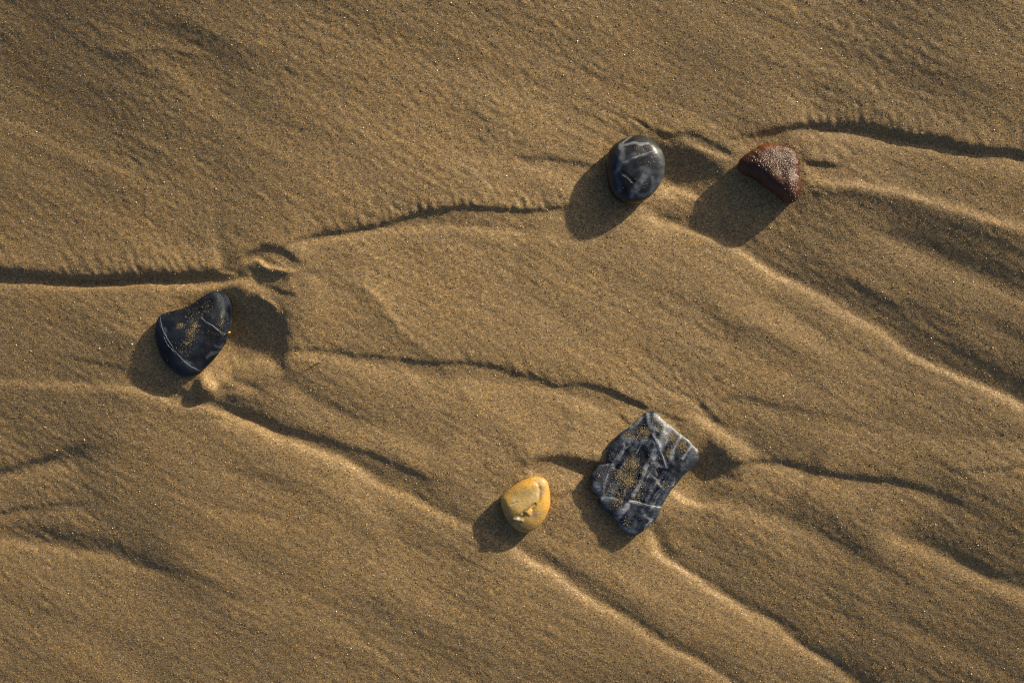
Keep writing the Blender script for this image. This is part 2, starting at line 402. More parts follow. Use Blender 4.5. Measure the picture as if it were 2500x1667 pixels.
crease([(1880, 480, .2), (1920, 470, .7), (1952, 463), (1990, 451), (2048, 453), (2128, 469), (2207, 490), (2287, 514), (2367, 541), (2447, 565), (2500, 579), (2640, 620)], -9, 60, 70, 8, (.15, 0))
crease([(1650, 1190, .6), (1704, 1228), (1790, 1232), (1880, 1244), (1990, 1290), (2110, 1350, .5)], 9, 60, 70, 14)
crease([(-150, 1344), (0, 1346), (106, 1354), (213, 1367), (292, 1383), (372, 1414), (480, 1450, .6)], 11, 70, 70, 8, (0, .3))
crease([(-150, 1195), (0, 1168), (80, 1145), (160, 1128), (260, 1112, .6)], 8, 55, 70, 9, (0, .3))
crease([(1960, 990, .5), (2060, 1010), (2180, 1040), (2330, 1060), (2500, 1062), (2640, 1070)], 7, 80, 70, 12, (.3, 0))
crease([(1700, 1022, .8), (1755, 1053), (1808, 1082), (1880, 1112), (2000, 1150, .6)], 9, 60, 60, 8)
crease([(1790, 1140), (1888, 1128), (1941, 1137), (2021, 1156), (2101, 1169), (2181, 1178), (2330, 1216, .7)], 7, 60, 50, 9)
crease([(1900, 330, .7), (1995, 318), (2101, 326), (2261, 358), (2420, 392), (2640, 432)], 8, 60, 70, 8, (.12, 0))
crease([(700, 905), (712, 935), (756, 968), (826, 1006), (900, 1034), (985, 1066), (1100, 1112, .6)], 9, 75, 60, 12)
crease([(-150, 60), (0, 165), (120, 235), (260, 300), (420, 360, .5)], 8, 170, 110, 30, (0, .4))
crease([(780, 1190, .5), (870, 1215), (930, 1270), (990, 1340), (1090, 1400), (1230, 1470, .6)], 12, 90, 130, 30, (.3, .3))
# faint fanning streaks of the backwash
rs = np.random.RandomState(31)
for i in range(95):
    x0, y0 = rs.uniform(-60, 2400), rs.uniform(-60, 1660)
    if y0 < 560 and x0 > 500: continue
    a0 = math.radians(rs.normal(27 if x0 > 700 else 14, 7)); L0 = rs.uniform(160, 420)
    pts = [(x0 + L0 * t * math.cos(a0 + .25 * (t - .5)), y0 + L0 * t * math.sin(a0 + .25 * (t - .5))) for t in (0, .33, .66, 1)]
    crease(pts, rs.uniform(.9, 3.1) * rs.choice([1, -1]), rs.uniform(12, 34), rs.uniform(12, 34), rs.uniform(3, 7), (.4, .4))
# --- hollows scoured round each pebble
blob(472, 815, 130, 120, 0, -5, 2)
blob(1552, 415, 105, 105, 0, -5, 2)
blob(1888, 424, 100, 90, 35, -4, 2)
blob(1284, 1236, 82, 88, 0, -5, 2)
blob(1570, 1160, 150, 170, 30, -4, 2)

# --- made-up broad swell that shades the frame edges, streaks of the backwash and the grain-rough skin
ss = (XX - CX) * SUN_DIR.x - (YY - CY) * SUN_DIR.y
tt = (XX - CX) * SUN_DIR.y + (YY - CY) * SUN_DIR.x
far = 1.0 / (1.0 + (np.hypot(XX - CX, YY - CY) / 1700) ** 4)
HH += 0.33 * (ss ** 3 / 3 + ss * tt ** 2) / 1400.0 ** 2 * far
dxl = np.gradient(XX, axis=1); dyl = np.gradient(YY, axis=0)
cell = np.maximum(dxl, dyl)
def lod(l): return np.clip(l / cell, 0, 1) ** 2
n_broad = Noise(21, 260, 150, 28)
n_mid = Noise(22, 150, 42, 26)
n_str = Noise(23, 95, 9, 27, hp=.2)
n_str2 = Noise(24, 34, 7, 33, hp=.2)
n_bmp = Noise(25, 15, 8, 32, hp=.3)
n_bmp2 = Noise(26, 7.5, 5, 40, hp=.3)
n_mask = Noise(27, 180)
rough = np.clip(0.85 + 0.28 * n_mask(XX, YY) + 0.35 * smooth01((620 - YY + (XX - 600) * -0.12) / 220), 0.35, 1.5)
HH += 4.0 * n_broad(XX, YY) * lod(40) * far
HH += 1.05 * n_mid(XX, YY) * lod(20)
HH += 0.14 * n_str(XX, YY) * lod(5)
HH += 0.07 * n_str2(XX, YY) * lod(4) * rough
HH += 0.15 * n_bmp(XX, YY) * lod(4) * rough
HH += 0.11 * n_bmp2(XX, YY) * lod(3) * rough
HH -= HH[(YY > 0) & (YY < 1667) & (XX > 0) & (XX < 2500)].mean()

def hsample(x, y):
    x, y = np.asarray(x, float), np.asarray(y, float)
    i = np.clip(np.searchsorted(GX, x) - 1, 0, len(GX) - 2)
    j = np.clip(np.searchsorted(GY, y) - 1, 0, len(GY) - 2)
    fx, fy = (x - GX[i]) / (GX[i + 1] - GX[i]), (y - GY[j]) / (GY[j + 1] - GY[j])
    return ((HH[j, i] * (1 - fx) + HH[j, i + 1] * fx) * (1 - fy) + (HH[j + 1, i] * (1 - fx) + HH[j + 1, i + 1] * fx) * fy)

def world_xyz(x, y, z):
    return np.stack([(x - CX) * S, -(y - CY) * S, z * S], axis=-1)

# ------------------------------------------------------------------ materials
def sand_material():
    k = NT('wet_sand')
    tc = k.n('ShaderNodeTexCoord').outputs['Object']
    v = k.n('ShaderNodeTexVoronoi')
    v.inputs['Scale'].default_value = 1 / (3.0 * S)
    k.l(tc, v.inputs['Vector'])
    sep = k.n('ShaderNodeSeparateColor')
    k.l(v.outputs['Color'], sep.inputs[0])
    grain = k.ramp(sep.outputs[0], [(0.0, (.13, .088, .04)), (0.18, (.222, .158, .079)), (0.55, (.288, .2035, .103)), (0.82, (.345, .250, .128)), (0.95, (.47, .305, .085)), (1.0, (.48, .40, .26))])
    big = k.noise(tc, 22, 4, .6)
    tint = k.ramp(big.outputs[0], [(0.3, (.90, .90, .93)), (0.5, (1, 1, 1)), (0.7, (1.06, 1.02, .95))])
    fine = k.noise(tc, 1 / (5 * S), 3, .6)
    tint2 = k.ramp(fine.outputs[0], [(0.3, (.88, .88, .89)), (0.7, (1.10, 1.09, 1.08))])
    c = k.mix(1.0, grain, tint, 'MULTIPLY')
    c = k.mix(1.0, c, tint2, 'MULTIPLY')
    k.l(c, k.b.inputs['Base Color'])
    rr = k.ramp(sep.outputs[1], [(0, (.28, .28, .28)), (.25, (.6, .6, .6)), (1, (.85, .85, .85))])
    k.l(rr, k.b.inputs['Roughness'])
    k.b.inputs['Specular IOR Level'].default_value = 0.5
    b1 = k.bump(v.outputs['Distance'], -0.55 * S, 1.0)
    n2 = k.noise(tc, 1 / (4.5 * S), 2, .6)
    b2 = k.bump(n2.outputs[0], 0.55 * S, 1.0, b1)
    k.l(b2, k.b.inputs['Normal'])
    return k.m

def grain_material(name, rough=.35, coat=0.0):
    k = NT(name)
    a = k.n('ShaderNodeVertexColor', layer_name='Col')
    k.l(a.outputs[0], k.b.inputs['Base Color'])
    k.b.inputs['Roughness'].default_value = rough
    k.b.inputs['Coat Weight'].default_value = coat
    return k.m

def stone_material(name, rough=.3, coat=.4, coat_rough=.12, b_scale=900, b_dist=.00010, pit=0.0, rvar=.15, spec=.32, streak=None):
    k = NT(name)
    tc = k.n('ShaderNodeTexCoord').outputs['Object']
    a = k.n('ShaderNodeVertexColor', layer_name='Col')
    n1 = k.noise(tc, 700, 4, .65)
    t = k.ramp(n1.outputs[0], [(.25, (.72, .72, .74)), (.75, (1.25, 1.25, 1.22))])
    c = k.mix(1.0, a.outputs[0], t, 'MULTIPLY')
    if streak:      # fine mineral streaks drawn out along one direction
        mp = k.n('ShaderNodeMapping')
        mp.inputs['Rotation'].default_value = (0, 0, math.radians(-streak))
        mp.inputs['Scale'].default_value = (.16, 1, .6)
        k.l(tc, mp.inputs[0])
        ns = k.noise(mp.outputs[0], 1500, 4, .7)
        c = k.mix(1.0, c, k.ramp(ns.outputs[0], [(.34, (.45, .46, .5)), (.5, (.95, .96, .98)), (.66, (1.75, 1.72, 1.68))]), 'MULTIPLY')
    k.l(c, k.b.inputs['Base Color'])
    n2 = k.noise(tc, 180, 3, .6)
    mr = k.n('ShaderNodeMapRange')
    mr.inputs[1].default_value = .3; mr.inputs[2].default_value = .7
    mr.inputs[3].default_value = max(rough - rvar, .05); mr.inputs[4].default_value = rough + rvar
    k.l(n2.outputs[0], mr.inputs[0])
    k.l(mr.outputs[0], k.b.inputs['Roughness'])
    k.b.inputs['Specular IOR Level'].default_value = spec
    k.b.inputs['Coat Weight'].default_value = coat
    k.b.inputs['Coat Roughness'].default_value = coat_rough
    n3 = k.noise(tc, b_scale, 4, .6)
    bm = k.bump(n3.outputs[0], b_dist, 1.0)
    if pit:
        v = k.n('ShaderNodeTexVoronoi')
        v.inputs['Scale'].default_value = 520
        k.l(tc, v.inputs['Vector'])
        pr = k.ramp(v.outputs['Distance'], [(0.0, (0, 0, 0)), (.22, (1, 1, 1))])
        bm = k.bump(pr, pit, 1.0, bm)
    k.l(bm, k.b.inputs['Normal'])
    if coat: k.l(bm, k.b.inputs['Coat Normal'])
    return k.m

def vein_material(name, c0, c1):
    k = NT(name)
    tc = k.n('ShaderNodeTexCoord').outputs['Object']
    n = k.noise(tc, 900, 3, .6)
    k.l(k.ramp(n.outputs[0], [(.3, c0), (.7, c1)]), k.b.inputs['Base Color'])
    k.b.inputs['Roughness'].default_value = .4
    k.b.inputs['Coat Weight'].default_value = .25
    return k.m

# ------------------------------------------------------------------ the sand sheet
M_sand = sand_material()
ny, nx = XX.shape
ids = np.arange(ny * nx).reshape(ny, nx)
quads = np.stack([ids[:-1, :-1], ids[1:, :-1], ids[1:, 1:], ids[:-1, 1:]], axis=-1).reshape(-1, 4)
sand = make_obj('sand', world_xyz(XX, YY, HH).reshape(-1, 3), quads, M_sand)
tag(sand, kind='structure')

OCT_V = np.array([(1, 0, 0), (-1, 0, 0), (0, 1, 0), (0, -1, 0), (0, 0, 1), (0, 0, -1)], float)
OCT_F = np.array([(0, 2, 4), (2, 1, 4), (1, 3, 4), (3, 0, 4), (2, 0, 5), (1, 2, 5), (3, 1, 5), (0, 3, 5)])
def grains_mesh(name, x, y, z, r, cols, mat, parent, rng, squash=.75):
    n = len(x)
    q = rng.standard_normal((n, 4)); q /= np.linalg.norm(q, axis=1)[:, None]
    w_, a, b, c = q.T
    Rm = np.stack([1 - 2 * (b * b + c * c), 2 * (a * b - c * w_), 2 * (a * c + b * w_),
                   2 * (a * b + c * w_), 1 - 2 * (a * a + c * c), 2 * (b * c - a * w_),
                   2 * (a * c - b * w_), 2 * (b * c + a * w_), 1 - 2 * (a * a + b * b)], -1).reshape(n, 3, 3)
    sc = rng.uniform(.65, 1.2, (n, 6, 1)) * OCT_V[None]
    v = np.einsum('nij,nkj->nki', Rm, sc) * r[:, None, None]
    v[..., 2] *= squash
    base = np.stack([x, y, z], -1)
    P = v + base[:, None, :]
    Wd = world_xyz(P[..., 0], P[..., 1], P[..., 2]).reshape(-1, 3)
    F = (OCT_F[None, :, ::-1] + (np.arange(n) * 6)[:, None, None]).reshape(-1, 3)
    o = make_obj(name, Wd, F, mat, parent, smooth=False, cols=np.repeat(cols, 6, axis=0))
    tag(o, kind='stuff')
    return o

def grain_colours(n, rng, white=.055):
    pal = np.array([(.16, .107, .044), (.278, .194, .088), (.350, .248, .115), (.45, .30, .075), (.60, .52, .40), (.07, .05, .035)])
    p = np.array([.2, .3, .22, .1, white, .015]); p /= p.sum()
    c = pal[rng.choice(len(pal), n, p=p)]
    return c * rng.uniform(.8, 1.2, (n, 1))

rng = np.random.RandomState(77)
M_grain = grain_material('sand_grain', .32)
NG = 62000
gx = rng.uniform(-60, 2560, NG); gy = rng.uniform(-60, 1727, NG)
gr = rng.gamma(6, .19, NG).clip(.7, 2.6)
grains_mesh('sand_grains', gx, gy, hsample(gx, gy) + gr * .05, gr, grain_colours(NG, rng), M_grain, sand, rng)

# ------------------------------------------------------------------ pebbles
sn1 = Noise(41, 26); sn2 = Noise(42, 10); sn3 = Noise(43, 5, 5, 0)
sband = Noise(44, 90, 6, -60); sband2 = Noise(45, 28, 5, -55)

class Stone:
    def __init__(self, outline, c, H, zw, depth, p=2.0, q=2.0, planes=(), bumps=(), rough=1.0, soft=6.0, ring=95, jag=0.0, grain=0.0):
        self.c = np.array(c, float)
        H, zw, planes = H * .75, zw * .75, [(a * .75, b * .75, d * .75) for a, b, d in planes]
        ra = np.linspace(0, 2 * np.pi, 16, endpoint=False)
        self.z0 = float(np.percentile(hsample(self.c[0] + ring * np.cos(ra), self.c[1] + ring * np.sin(ra)), 60))
        pts, _ = catmull(outline, 2.0, closed=True)
        f = (CAM_H / S - zw - self.z0) / (CAM_H / S)          # outline is seen at the pebble's widest height
        pts = (pts - [CX, CY]) * f + [CX, CY]
        self.cc = (self.c - [CX, CY]) * f + [CX, CY]
        self.f = f
        rel = pts - self.cc
        th = np.arctan2(rel[:, 1], rel[:, 0]); R = np.hypot(rel[:, 0], rel[:, 1])
        o = np.argsort(th)
        th, R = th[o], R[o]
        R = R + jag * (.7 * sn2(pts[o][:, 0], pts[o][:, 1]) + .5 * sn3(pts[o][:, 0], pts[o][:, 1]))
        self.th = np.concatenate([th[-40:] - 2 * np.pi, th, th[:40] + 2 * np.pi])
        self.R = np.concatenate([R[-40:], R, R[:40]])
        self.grain = grain
        self.H, self.zw, self.depth, self.p, self.q = H, zw, depth, p, q
        self.planes, self.bumps, self.rough, self.soft = planes, bumps, rough, soft
    def rho(self, x, y):
        dx, dy = x - self.cc[0], y - self.cc[1]
        return np.hypot(dx, dy) / np.interp(np.arctan2(dy, dx), self.th, self.R)
    def top(self, x, y):
        """height (px above the sand datum) of the upper surface"""
        r = np.clip(self.rho(x, y), 0, 1)
        z = self.zw + (self.H - self.zw) * (1 - r ** self.p) ** (1 / self.q)
        lx, ly = x - self.cc[0], y - self.cc[1]
        for (pz, ax, ay) in self.planes:
            pl = pz + ax * lx + ay * ly
            d = z - pl; s = self.soft
            z = z - s * np.log1p(np.exp(np.clip(d / s, -30, 30)))
        edge = np.clip((1 - r) * 4, 0, 1)
        for (pts, w, dep) in self.bumps:
            d, k = stroke_dist(x, y, pts)
            z = z + dep * np.exp(-(d / w) ** 2) * edge * k
        z = z + self.rough * (1.6 * sn1(x, y) + .5 * sn2(x, y)) * edge
        if self.grain: z = z + self.grain * (.6 * sband2(x, y) + .5 * sn3(x, y) + .5 * np.abs(sband(x, y))) * edge
        return np.maximum(z, self.zw - 2) + self.z0
    def photo(self, x, y):      # place as authored on the photograph -> place at the pebble's height
        return (np.asarray(x, float) - CX) * self.f + CX, (np.asarray(y, float) - CY) * self.f + CY
    def build(self, name, mat, colour, nt=300, nr=84):
        th = np.linspace(-np.pi, np.pi, nt, endpoint=False)
        R = np.interp(th, self.th, self.R)
        tr = np.linspace(0, 1, nr) ** .9
        rr = np.sin(tr * np.pi / 2)
        rr[0] = .004
        X = self.cc[0] + rr[:, None] * R * np.cos(th); Y = self.cc[1] + rr[:, None] * R * np.sin(th)
        Z = self.top(X, Y)
        rb = np.cos(np.linspace(0, 1, 26)[1:] * np.pi / 2); rb[-1] = .01
        XB = self.cc[0] + rb[:, None] * R * np.cos(th); YB = self.cc[1] + rb[:, None] * R * np.sin(th)
        ZB = self.z0 + self.zw - (self.depth) * np.sqrt(np.clip(1 - rb[:, None] ** 2.4, 0, 1)) + 0 * XB
        blend = Z[-1] - (self.z0 + self.zw)
        ZB = ZB + blend[None] * rb[:, None] ** 6
        V = np.concatenate([np.stack([X, Y, Z], -1).reshape(-1, 3), np.stack([XB, YB, ZB], -1).reshape(-1, 3)])
        n_r = nr + len(rb)
        idx = np.arange(n_r * nt).reshape(n_r, nt)
        nxt = np.roll(idx, -1, axis=1)
        F = np.stack([idx[:-1], idx[1:], nxt[1:], nxt[:-1]], -1).reshape(-1, 4)[:, ::-1]
        cols = colour(V[:, 0], V[:, 1])
        origin = world_xyz(self.cc[0], self.cc[1], self.z0)
        o = make_obj(name, world_xyz(V[:, 0], V[:, 1], V[:, 2]) - origin, F, mat, cols=cols)
        o.location = origin
        bpy.context.view_layer.update()
        self.o = o
        return o
    def vein(self, pts, w, mat, seed=0, lift=.45, name='vein'):
        P, K = catmull([(*self.photo(a[0], a[1]), *(a[2:])) for a in pts], 1.5)
        r = np.random.RandomState(seed)
        n = len(P)
        t = np.gradient(P, axis=0); t /= np.linalg.norm(t, axis=1)[:, None] + 1e-9
        nn = np.stack([-t[:, 1], t[:, 0]], 1)
        arc = np.linspace(0, 1, n)
        ta = smooth01(np.minimum(arc, 1 - arc) / .12) * .85 + .15
        j = sn3(P[:, 0] * 1.1 + seed * 37, P[:, 1] * 1.1)
        P = P + nn * (j * .7)[:, None]
        hw = w * .5 * K * ta * np.clip(1 + .35 * sn2(P[:, 0] * 1.7 + seed * 91, P[:, 1] * 1.7), .35, 1.8)
        cs = [(-1, -.35), (-.55, lift * .7), (0, lift), (.55, lift * .7), (1, -.35)]
        rows = []
        for (u, dz) in cs:
            q = P + nn * (hw * u)[:, None]
            rows.append(np.stack([q[:, 0], q[:, 1], self.top(q[:, 0], q[:, 1]) + dz], -1))
        V = np.stack(rows, 1).reshape(-1, 3)
        idx = np.arange(n * 5).reshape(n, 5)
        F = np.stack([idx[:-1, :-1], idx[1:, :-1], idx[1:, 1:], idx[:-1, 1:]], -1).reshape(-1, 4)
        o = make_obj(name, world_xyz(V[:, 0], V[:, 1], V[:, 2]), F, mat, self.o)
        return o
    def grains(self, patches, rmin, rmax, mat, rng, name='clinging_sand', white=.12, pal=None, squash=.75, dens=1.35):
        xs, ys = [], []
        for (cx, cy, rx, ry, ang, n) in patches:
            n = int(n * dens)
            g = rng.standard_normal((n, 2)) * .62
            c, s = math.cos(math.radians(ang)), math.sin(math.radians(ang))
            xs.append(cx + g[:, 0] * rx * c - g[:, 1] * ry * s)
            ys.append(cy + g[:, 0] * rx * s + g[:, 1] * ry * c)
        x, y = self.photo(np.concatenate(xs), np.concatenate(ys))
        m = self.rho(x, y) < .95
        x, y = x[m], y[m]
        r = rmin + (rmax - rmin) * rng.beta(1.3, 2.2, len(x))
        c = .62 * grain_colours(len(x), rng, white) if pal is None else np.array(pal)[rng.choice(len(pal), len(x))] * rng.uniform(.8, 1.15, (len(x), 1))
        return grains_mesh(name, x, y, self.top(x, y) + r * .3, r, c, mat, self.o, rng, squash)

def stroke_dist(x, y, pts):
    P, K = catmull(pts, 4.0)
    d = np.full(np.shape(x), 1e9); kk = np.zeros(np.shape(x))
    for i in range(len(P) - 1):
        a, b = P[i], P[i + 1]
        u = b - a; l2 = (u @ u) + 1e-9
        t = np.clip(((x - a[0]) * u[0] + (y - a[1]) * u[1]) / l2, 0, 1)
        e = np.hypot(x - a[0] - t * u[0], y - a[1] - t * u[1])
        m = e < d
        d = np.where(m, e, d)
        kk = np.where(m, K[i] * (1 - t) + K[i + 1] * t, kk)
    return d, kk

def painter(stone, base, strokes, wid=1.0, pw=2, brk=.45):
    """mineral colour and some painted shading over the pebble: base(x, y) then soft bands (points, half width, colour, strength)"""
    def f(x, y):
        xi, yi = (x - CX) / stone.f + CX, (y - CY) / stone.f + CY
        c = base(xi, yi)
        xw = xi + .8 * brk * (2.8 * sn2(xi, yi) + 1.5 * sn3(xi, yi)) * 2; yw = yi + .8 * brk * (2.8 * sn2(xi + 333, yi) + 1.5 * sn3(xi + 333, yi)) * 2
        for (pts, w, cc, k) in strokes:
            d, kk = stroke_dist(xw, yw, pts)
            a = np.clip(k * kk * np.exp(-(d / (w * wid)) ** pw) * np.clip(1 + brk * sn2(xi * 1.3, yi * 1.3) + .6 * brk * sn3(xi, yi), .1, 1.6), 0, 1)
            c = c * (1 - a[:, None]) + np.array(cc) * a[:, None]
        return c
    return f

def lerp3(a, b, t):
    t = np.clip(t, 0, 1)[:, None]
    return np.array(a) * (1 - t) + np.array(b) * t

M_dark = stone_material('black_limestone', .34, .28, .10, 1000, .00008, pit=.00010)
M_navy = stone_material('navy_limestone', .44, .06, .2, 800, .00022)
M_slab = stone_material('grey_marble', .50, .04, .25, 1100, .00028, rvar=.2, streak=60)
M_red = stone_material('red_sandstone', .40, .28, .14, 1300, .00040)
M_yel = stone_material('ochre_quartzite', .38, .22, .16, 1100, .00020)
M_vein_pale = vein_material('pale_quartz', (.11, .13, .155), (.25, .27, .31))
M_vein_blue = vein_material('blue_quartz', (.085, .11, .16), (.16, .20, .27))
M_vein_white = vein_material('white_calcite', (.28, .30, .32), (.48, .49, .50))
M_cling = grain_material('wet_grain', .35, .2)

# round black pebble with white bands
# outline from the photograph (zoom 6.533 at 1420,300)
def Z4(pts): return [(1420 + a / 6.535, 300 + b / 6.533) for a, b in pts]
rnd = Stone(Z4([(395, 640), (420, 480), (520, 350), (650, 265), (790, 212), (900, 203), (1020, 220), (1140, 285), (1250, 400), (1310, 520), (1330, 650), (1320, 800), (1280, 930), (1210, 1050), (1100, 1170), (960, 1255), (800, 1290), (660, 1275), (540, 1200), (450, 1080), (410, 900)]),
            (1556, 414), 94, 40, 72, 2.3, 2.0, rough=.8, planes=((95, -.10, .02), (150, .95, .3), ),
            bumps=[(Z4([(620, 850), (700, 900), (800, 1000)]), 3, -1.2), (Z4([(1060, 860), (1000, 1000), (960, 1150)]), 12, -2.5)])
def base_rnd(x, y):
    n = sn1(x, y) * .5 + .5 * sn2(x * .7, y * .7)
    t = .30 + .30 * n + smooth01((x - 1545) / 80) * .38  # darker to the left: shade of the far side put into the colour
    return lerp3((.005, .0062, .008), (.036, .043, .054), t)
PW = (.26, .29, .33); PB = (.10, .13, .19)
st = [(Z4([(600, 450), (640, 400), (700, 380), (800, 350), (920, 360), (1040, 345)]), 4.5, PW, .75),
      (Z4([(620, 420), (640, 350), (720, 270), (790, 220)]), 4.5, PW, .6),
      (Z4([(640, 460), (630, 560), (600, 640), (580, 700)]), 7, PW, .65),
      (Z4([(580, 690), (560, 830), (580, 950), (595, 1120)]), 8, PB, .8),
      (Z4([(600, 680), (720, 620), (860, 530), (980, 500), (1100, 490), (1240, 480)]), 9, (.14, .17, .20), .65),
      (Z4([(620, 670), (760, 610), (900, 560), (1020, 510), (1150, 485)]), 2.6, PW, .7),
      (Z4([(1270, 560), (1300, 700), (1280, 850), (1200, 1000)]), 13, (.13, .16, .20), .55),
      (Z4([(1030, 780), (940, 920), (860, 1050), (820, 1150)]), 12, (.17, .20, .26), .7),
      (Z4([(860, 1060), (830, 1120), (800, 1180)]), 11, (.22, .25, .31), .6),
      (Z4([(1110, 880), (1130, 1000), (1080, 1120), (900, 1180)]), 7, (.11, .14, .18), .6),
      (Z4([(640, 860), (760, 850), (900, 770), (1020, 700)]), 4, (.10, .12, .15), .5),
      (Z4([(1030, 790), (1200, 800), (1300, 760)]), 6, (.12, .145, .18), .5)]
st = [(p, w * .85, c, k * .75) for (p, w, c, k) in st]
o = rnd.build('pebble', M_dark, painter(rnd, base_rnd, st, .9, 3, .3))
tag(o, 'round glossy black pebble crossed by pale grey bands, left of the red brown pebble', 'pebble', 'pebbles lying on the wet sand')
rnd.vein(Z4([(600, 440), (640, 405), (720, 375), (820, 350), (920, 360), (1040, 345)]), 3.6, M_vein_pale, 1)
rnd.vein(Z4([(630, 400), (650, 345), (715, 280), (790, 218)]), 3.0, M_vein_pale, 2)
rnd.vein(Z4([(600, 690), (700, 630), (820, 590), (930, 550), (1020, 510), (1150, 488), (1240, 480)]), 2.8, M_vein_pale, 3)
rnd.vein(Z4([(625, 855), (680, 895), (720, 915), (760, 960), (800, 1000)]), 1.1, M_vein_pale, 4, name='crack')

# red brown pebble (zoom 7.842 at 1760,320)
def Z5(pts): return [(1760 + a / 7.842, 320 + b / 7.84) for a, b in pts]
red = Stone(Z5([(330, 640), (400, 510), (560, 390), (760, 280), (950, 240), (1130, 250), (1320, 320), (1430, 420), (1485, 560), (1505, 720), (1520, 900), (1540, 1060), (1510, 1220), (1430, 1350), (1300, 1392), (1200, 1350), (1060, 1220), (860, 1070), (640, 920), (420, 800), (345, 720)]),
            (1893, 424), 80, 28, 56, 2.7, 2.0, rough=1.5, soft=13, jag=1.0,
            planes=((86, -.18, .14), (132, 1.3, -1.6)))
def base_red(x, y):
    n = .5 + .5 * sn1(x, y) + .25 * sn2(x, y)
    c = lerp3((.048, .016, .011), (.085, .030, .020), n)
    e = smooth01((395 - y - (x - 1890) * .25) / 40)
    return c * (1 - e[:, None] * .5) + np.array((.078, .027, .012)) * e[:, None] * .5
o = red.build('pebble', M_red, painter(red, base_red, [(Z5([(900, 700), (1000, 850), (1250, 1080)]), 6, (.10, .055, .018), .5), (Z5([(560, 400), (800, 300), (1000, 260)]), 6, (.17, .055, .018), .6)]))
tag(o, 'wet red brown triangular pebble speckled with pale grains and painted glints, right of the black one', 'pebble', 'pebbles lying on the wet sand')
red.vein(Z5([(1360, 850), (1400, 870), (1470, 895)]), 2.4, M_vein_white, 5, name='scratch')

# navy pear shaped pebble (zoom 6.272 at 350,690)
def Z6(pts): return [(350 + a / 6.272, 690 + b / 6.272) for a, b in pts]
nav = Stone(Z6([(172, 800), (195, 620), (265, 495), (440, 435), (620, 390), (760, 320), (900, 220), (1020, 150), (1130, 128), (1240, 165), (1310, 260), (1345, 400), (1345, 560), (1325, 720), (1280, 850), (1220, 980), (1110, 1130), (960, 1290), (820, 1390), (680, 1435), (540, 1415), (400, 1310), (280, 1160), (210, 980)]),
            (472, 822), 56, 24, 62, 3.0, 2.0, rough=.9, planes=((52, -.05, -.06), (74, -.40, .15)), soft=12,
            bumps=[(Z6([(1190, 260), (1220, 420), (1210, 560)]), 4, -2.0), (Z6([(1260, 260), (1290, 420), (1270, 600)]), 3, -1.5)])
def base_nav(x, y):
    n = .35 + .28 * sn1(x, y) + .22 * sn2(x, y)
    c = lerp3((.0035, .0055, .0105), (.019, .026, .041), n)
    e = smooth01((x - 515 - (y - 740) * .1) / 40) * (.6 + .4 * sn2(x * 1.5, y))  # lit grey of the right facet, put into the colour
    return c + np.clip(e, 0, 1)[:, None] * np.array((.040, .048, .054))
NB = (.11, .15, .23)
st = [(Z6([(265, 500), (285, 620), (350, 780), (430, 920), (520, 1060), (640, 1180), (760, 1290), (870, 1350)]), 3.6, NB, .8),
      (Z6([(330, 700), (360, 880), (440, 1000), (520, 1090)]), 3, NB, .4),
      (Z6([(900, 540), (1000, 620), (1130, 710), (1280, 800)]), 4.0, (.13, .16, .20), .8),
      (Z6([(980, 1120), (1080, 1100), (1170, 1050)]), 3.5, (.15, .18, .22), .6),
      (Z6([(1100, 960), (1190, 985), (1230, 940)]), 3.5, (.14, .17, .20), .6),
      (Z6([(1140, 200), (1190, 320), (1200, 480), (1190, 560)]), 5, (.20, .23, .25), .7),
      (Z6([(940, 430), (1060, 440), (1110, 500)]), 6, (.07, .085, .11), .7),
      (Z6([(880, 700), (920, 760)]), 4, (.07, .085, .13), .7)]
FILM = (.105, .080, .044)
st += [([(440, 796), (449, 792)], 5, FILM, .55), ([(478, 788), (482, 802)], 6, FILM, .55), ([(468, 806), (466, 830)], 6, FILM, .65)]
o = nav.build('pebble', M_navy, painter(nav, base_nav, [(p, w * .75, c, k * .4) for (p, w, c, k) in st[:-3]] + st[-3:]))
tag(o, 'navy pear shaped pebble with one long thin vein, alone at the left', 'pebble', 'pebbles lying on the wet sand')
nav.vein(Z6([(265, 500), (285, 620), (320, 720), (370, 830), (430, 930), (500, 1050), (600, 1160), (700, 1250), (790, 1320), (880, 1355)]), 2.3, M_vein_blue, 6)
nav.vein(Z6([(330, 830), (385, 940), (450, 1020), (510, 1072)]), 1.5, M_vein_blue, 7)
nav.vein(Z6([(890, 530), (990, 615), (1080, 670), (1180, 745), (1285, 815)]), 2.3, M_vein_blue, 8)

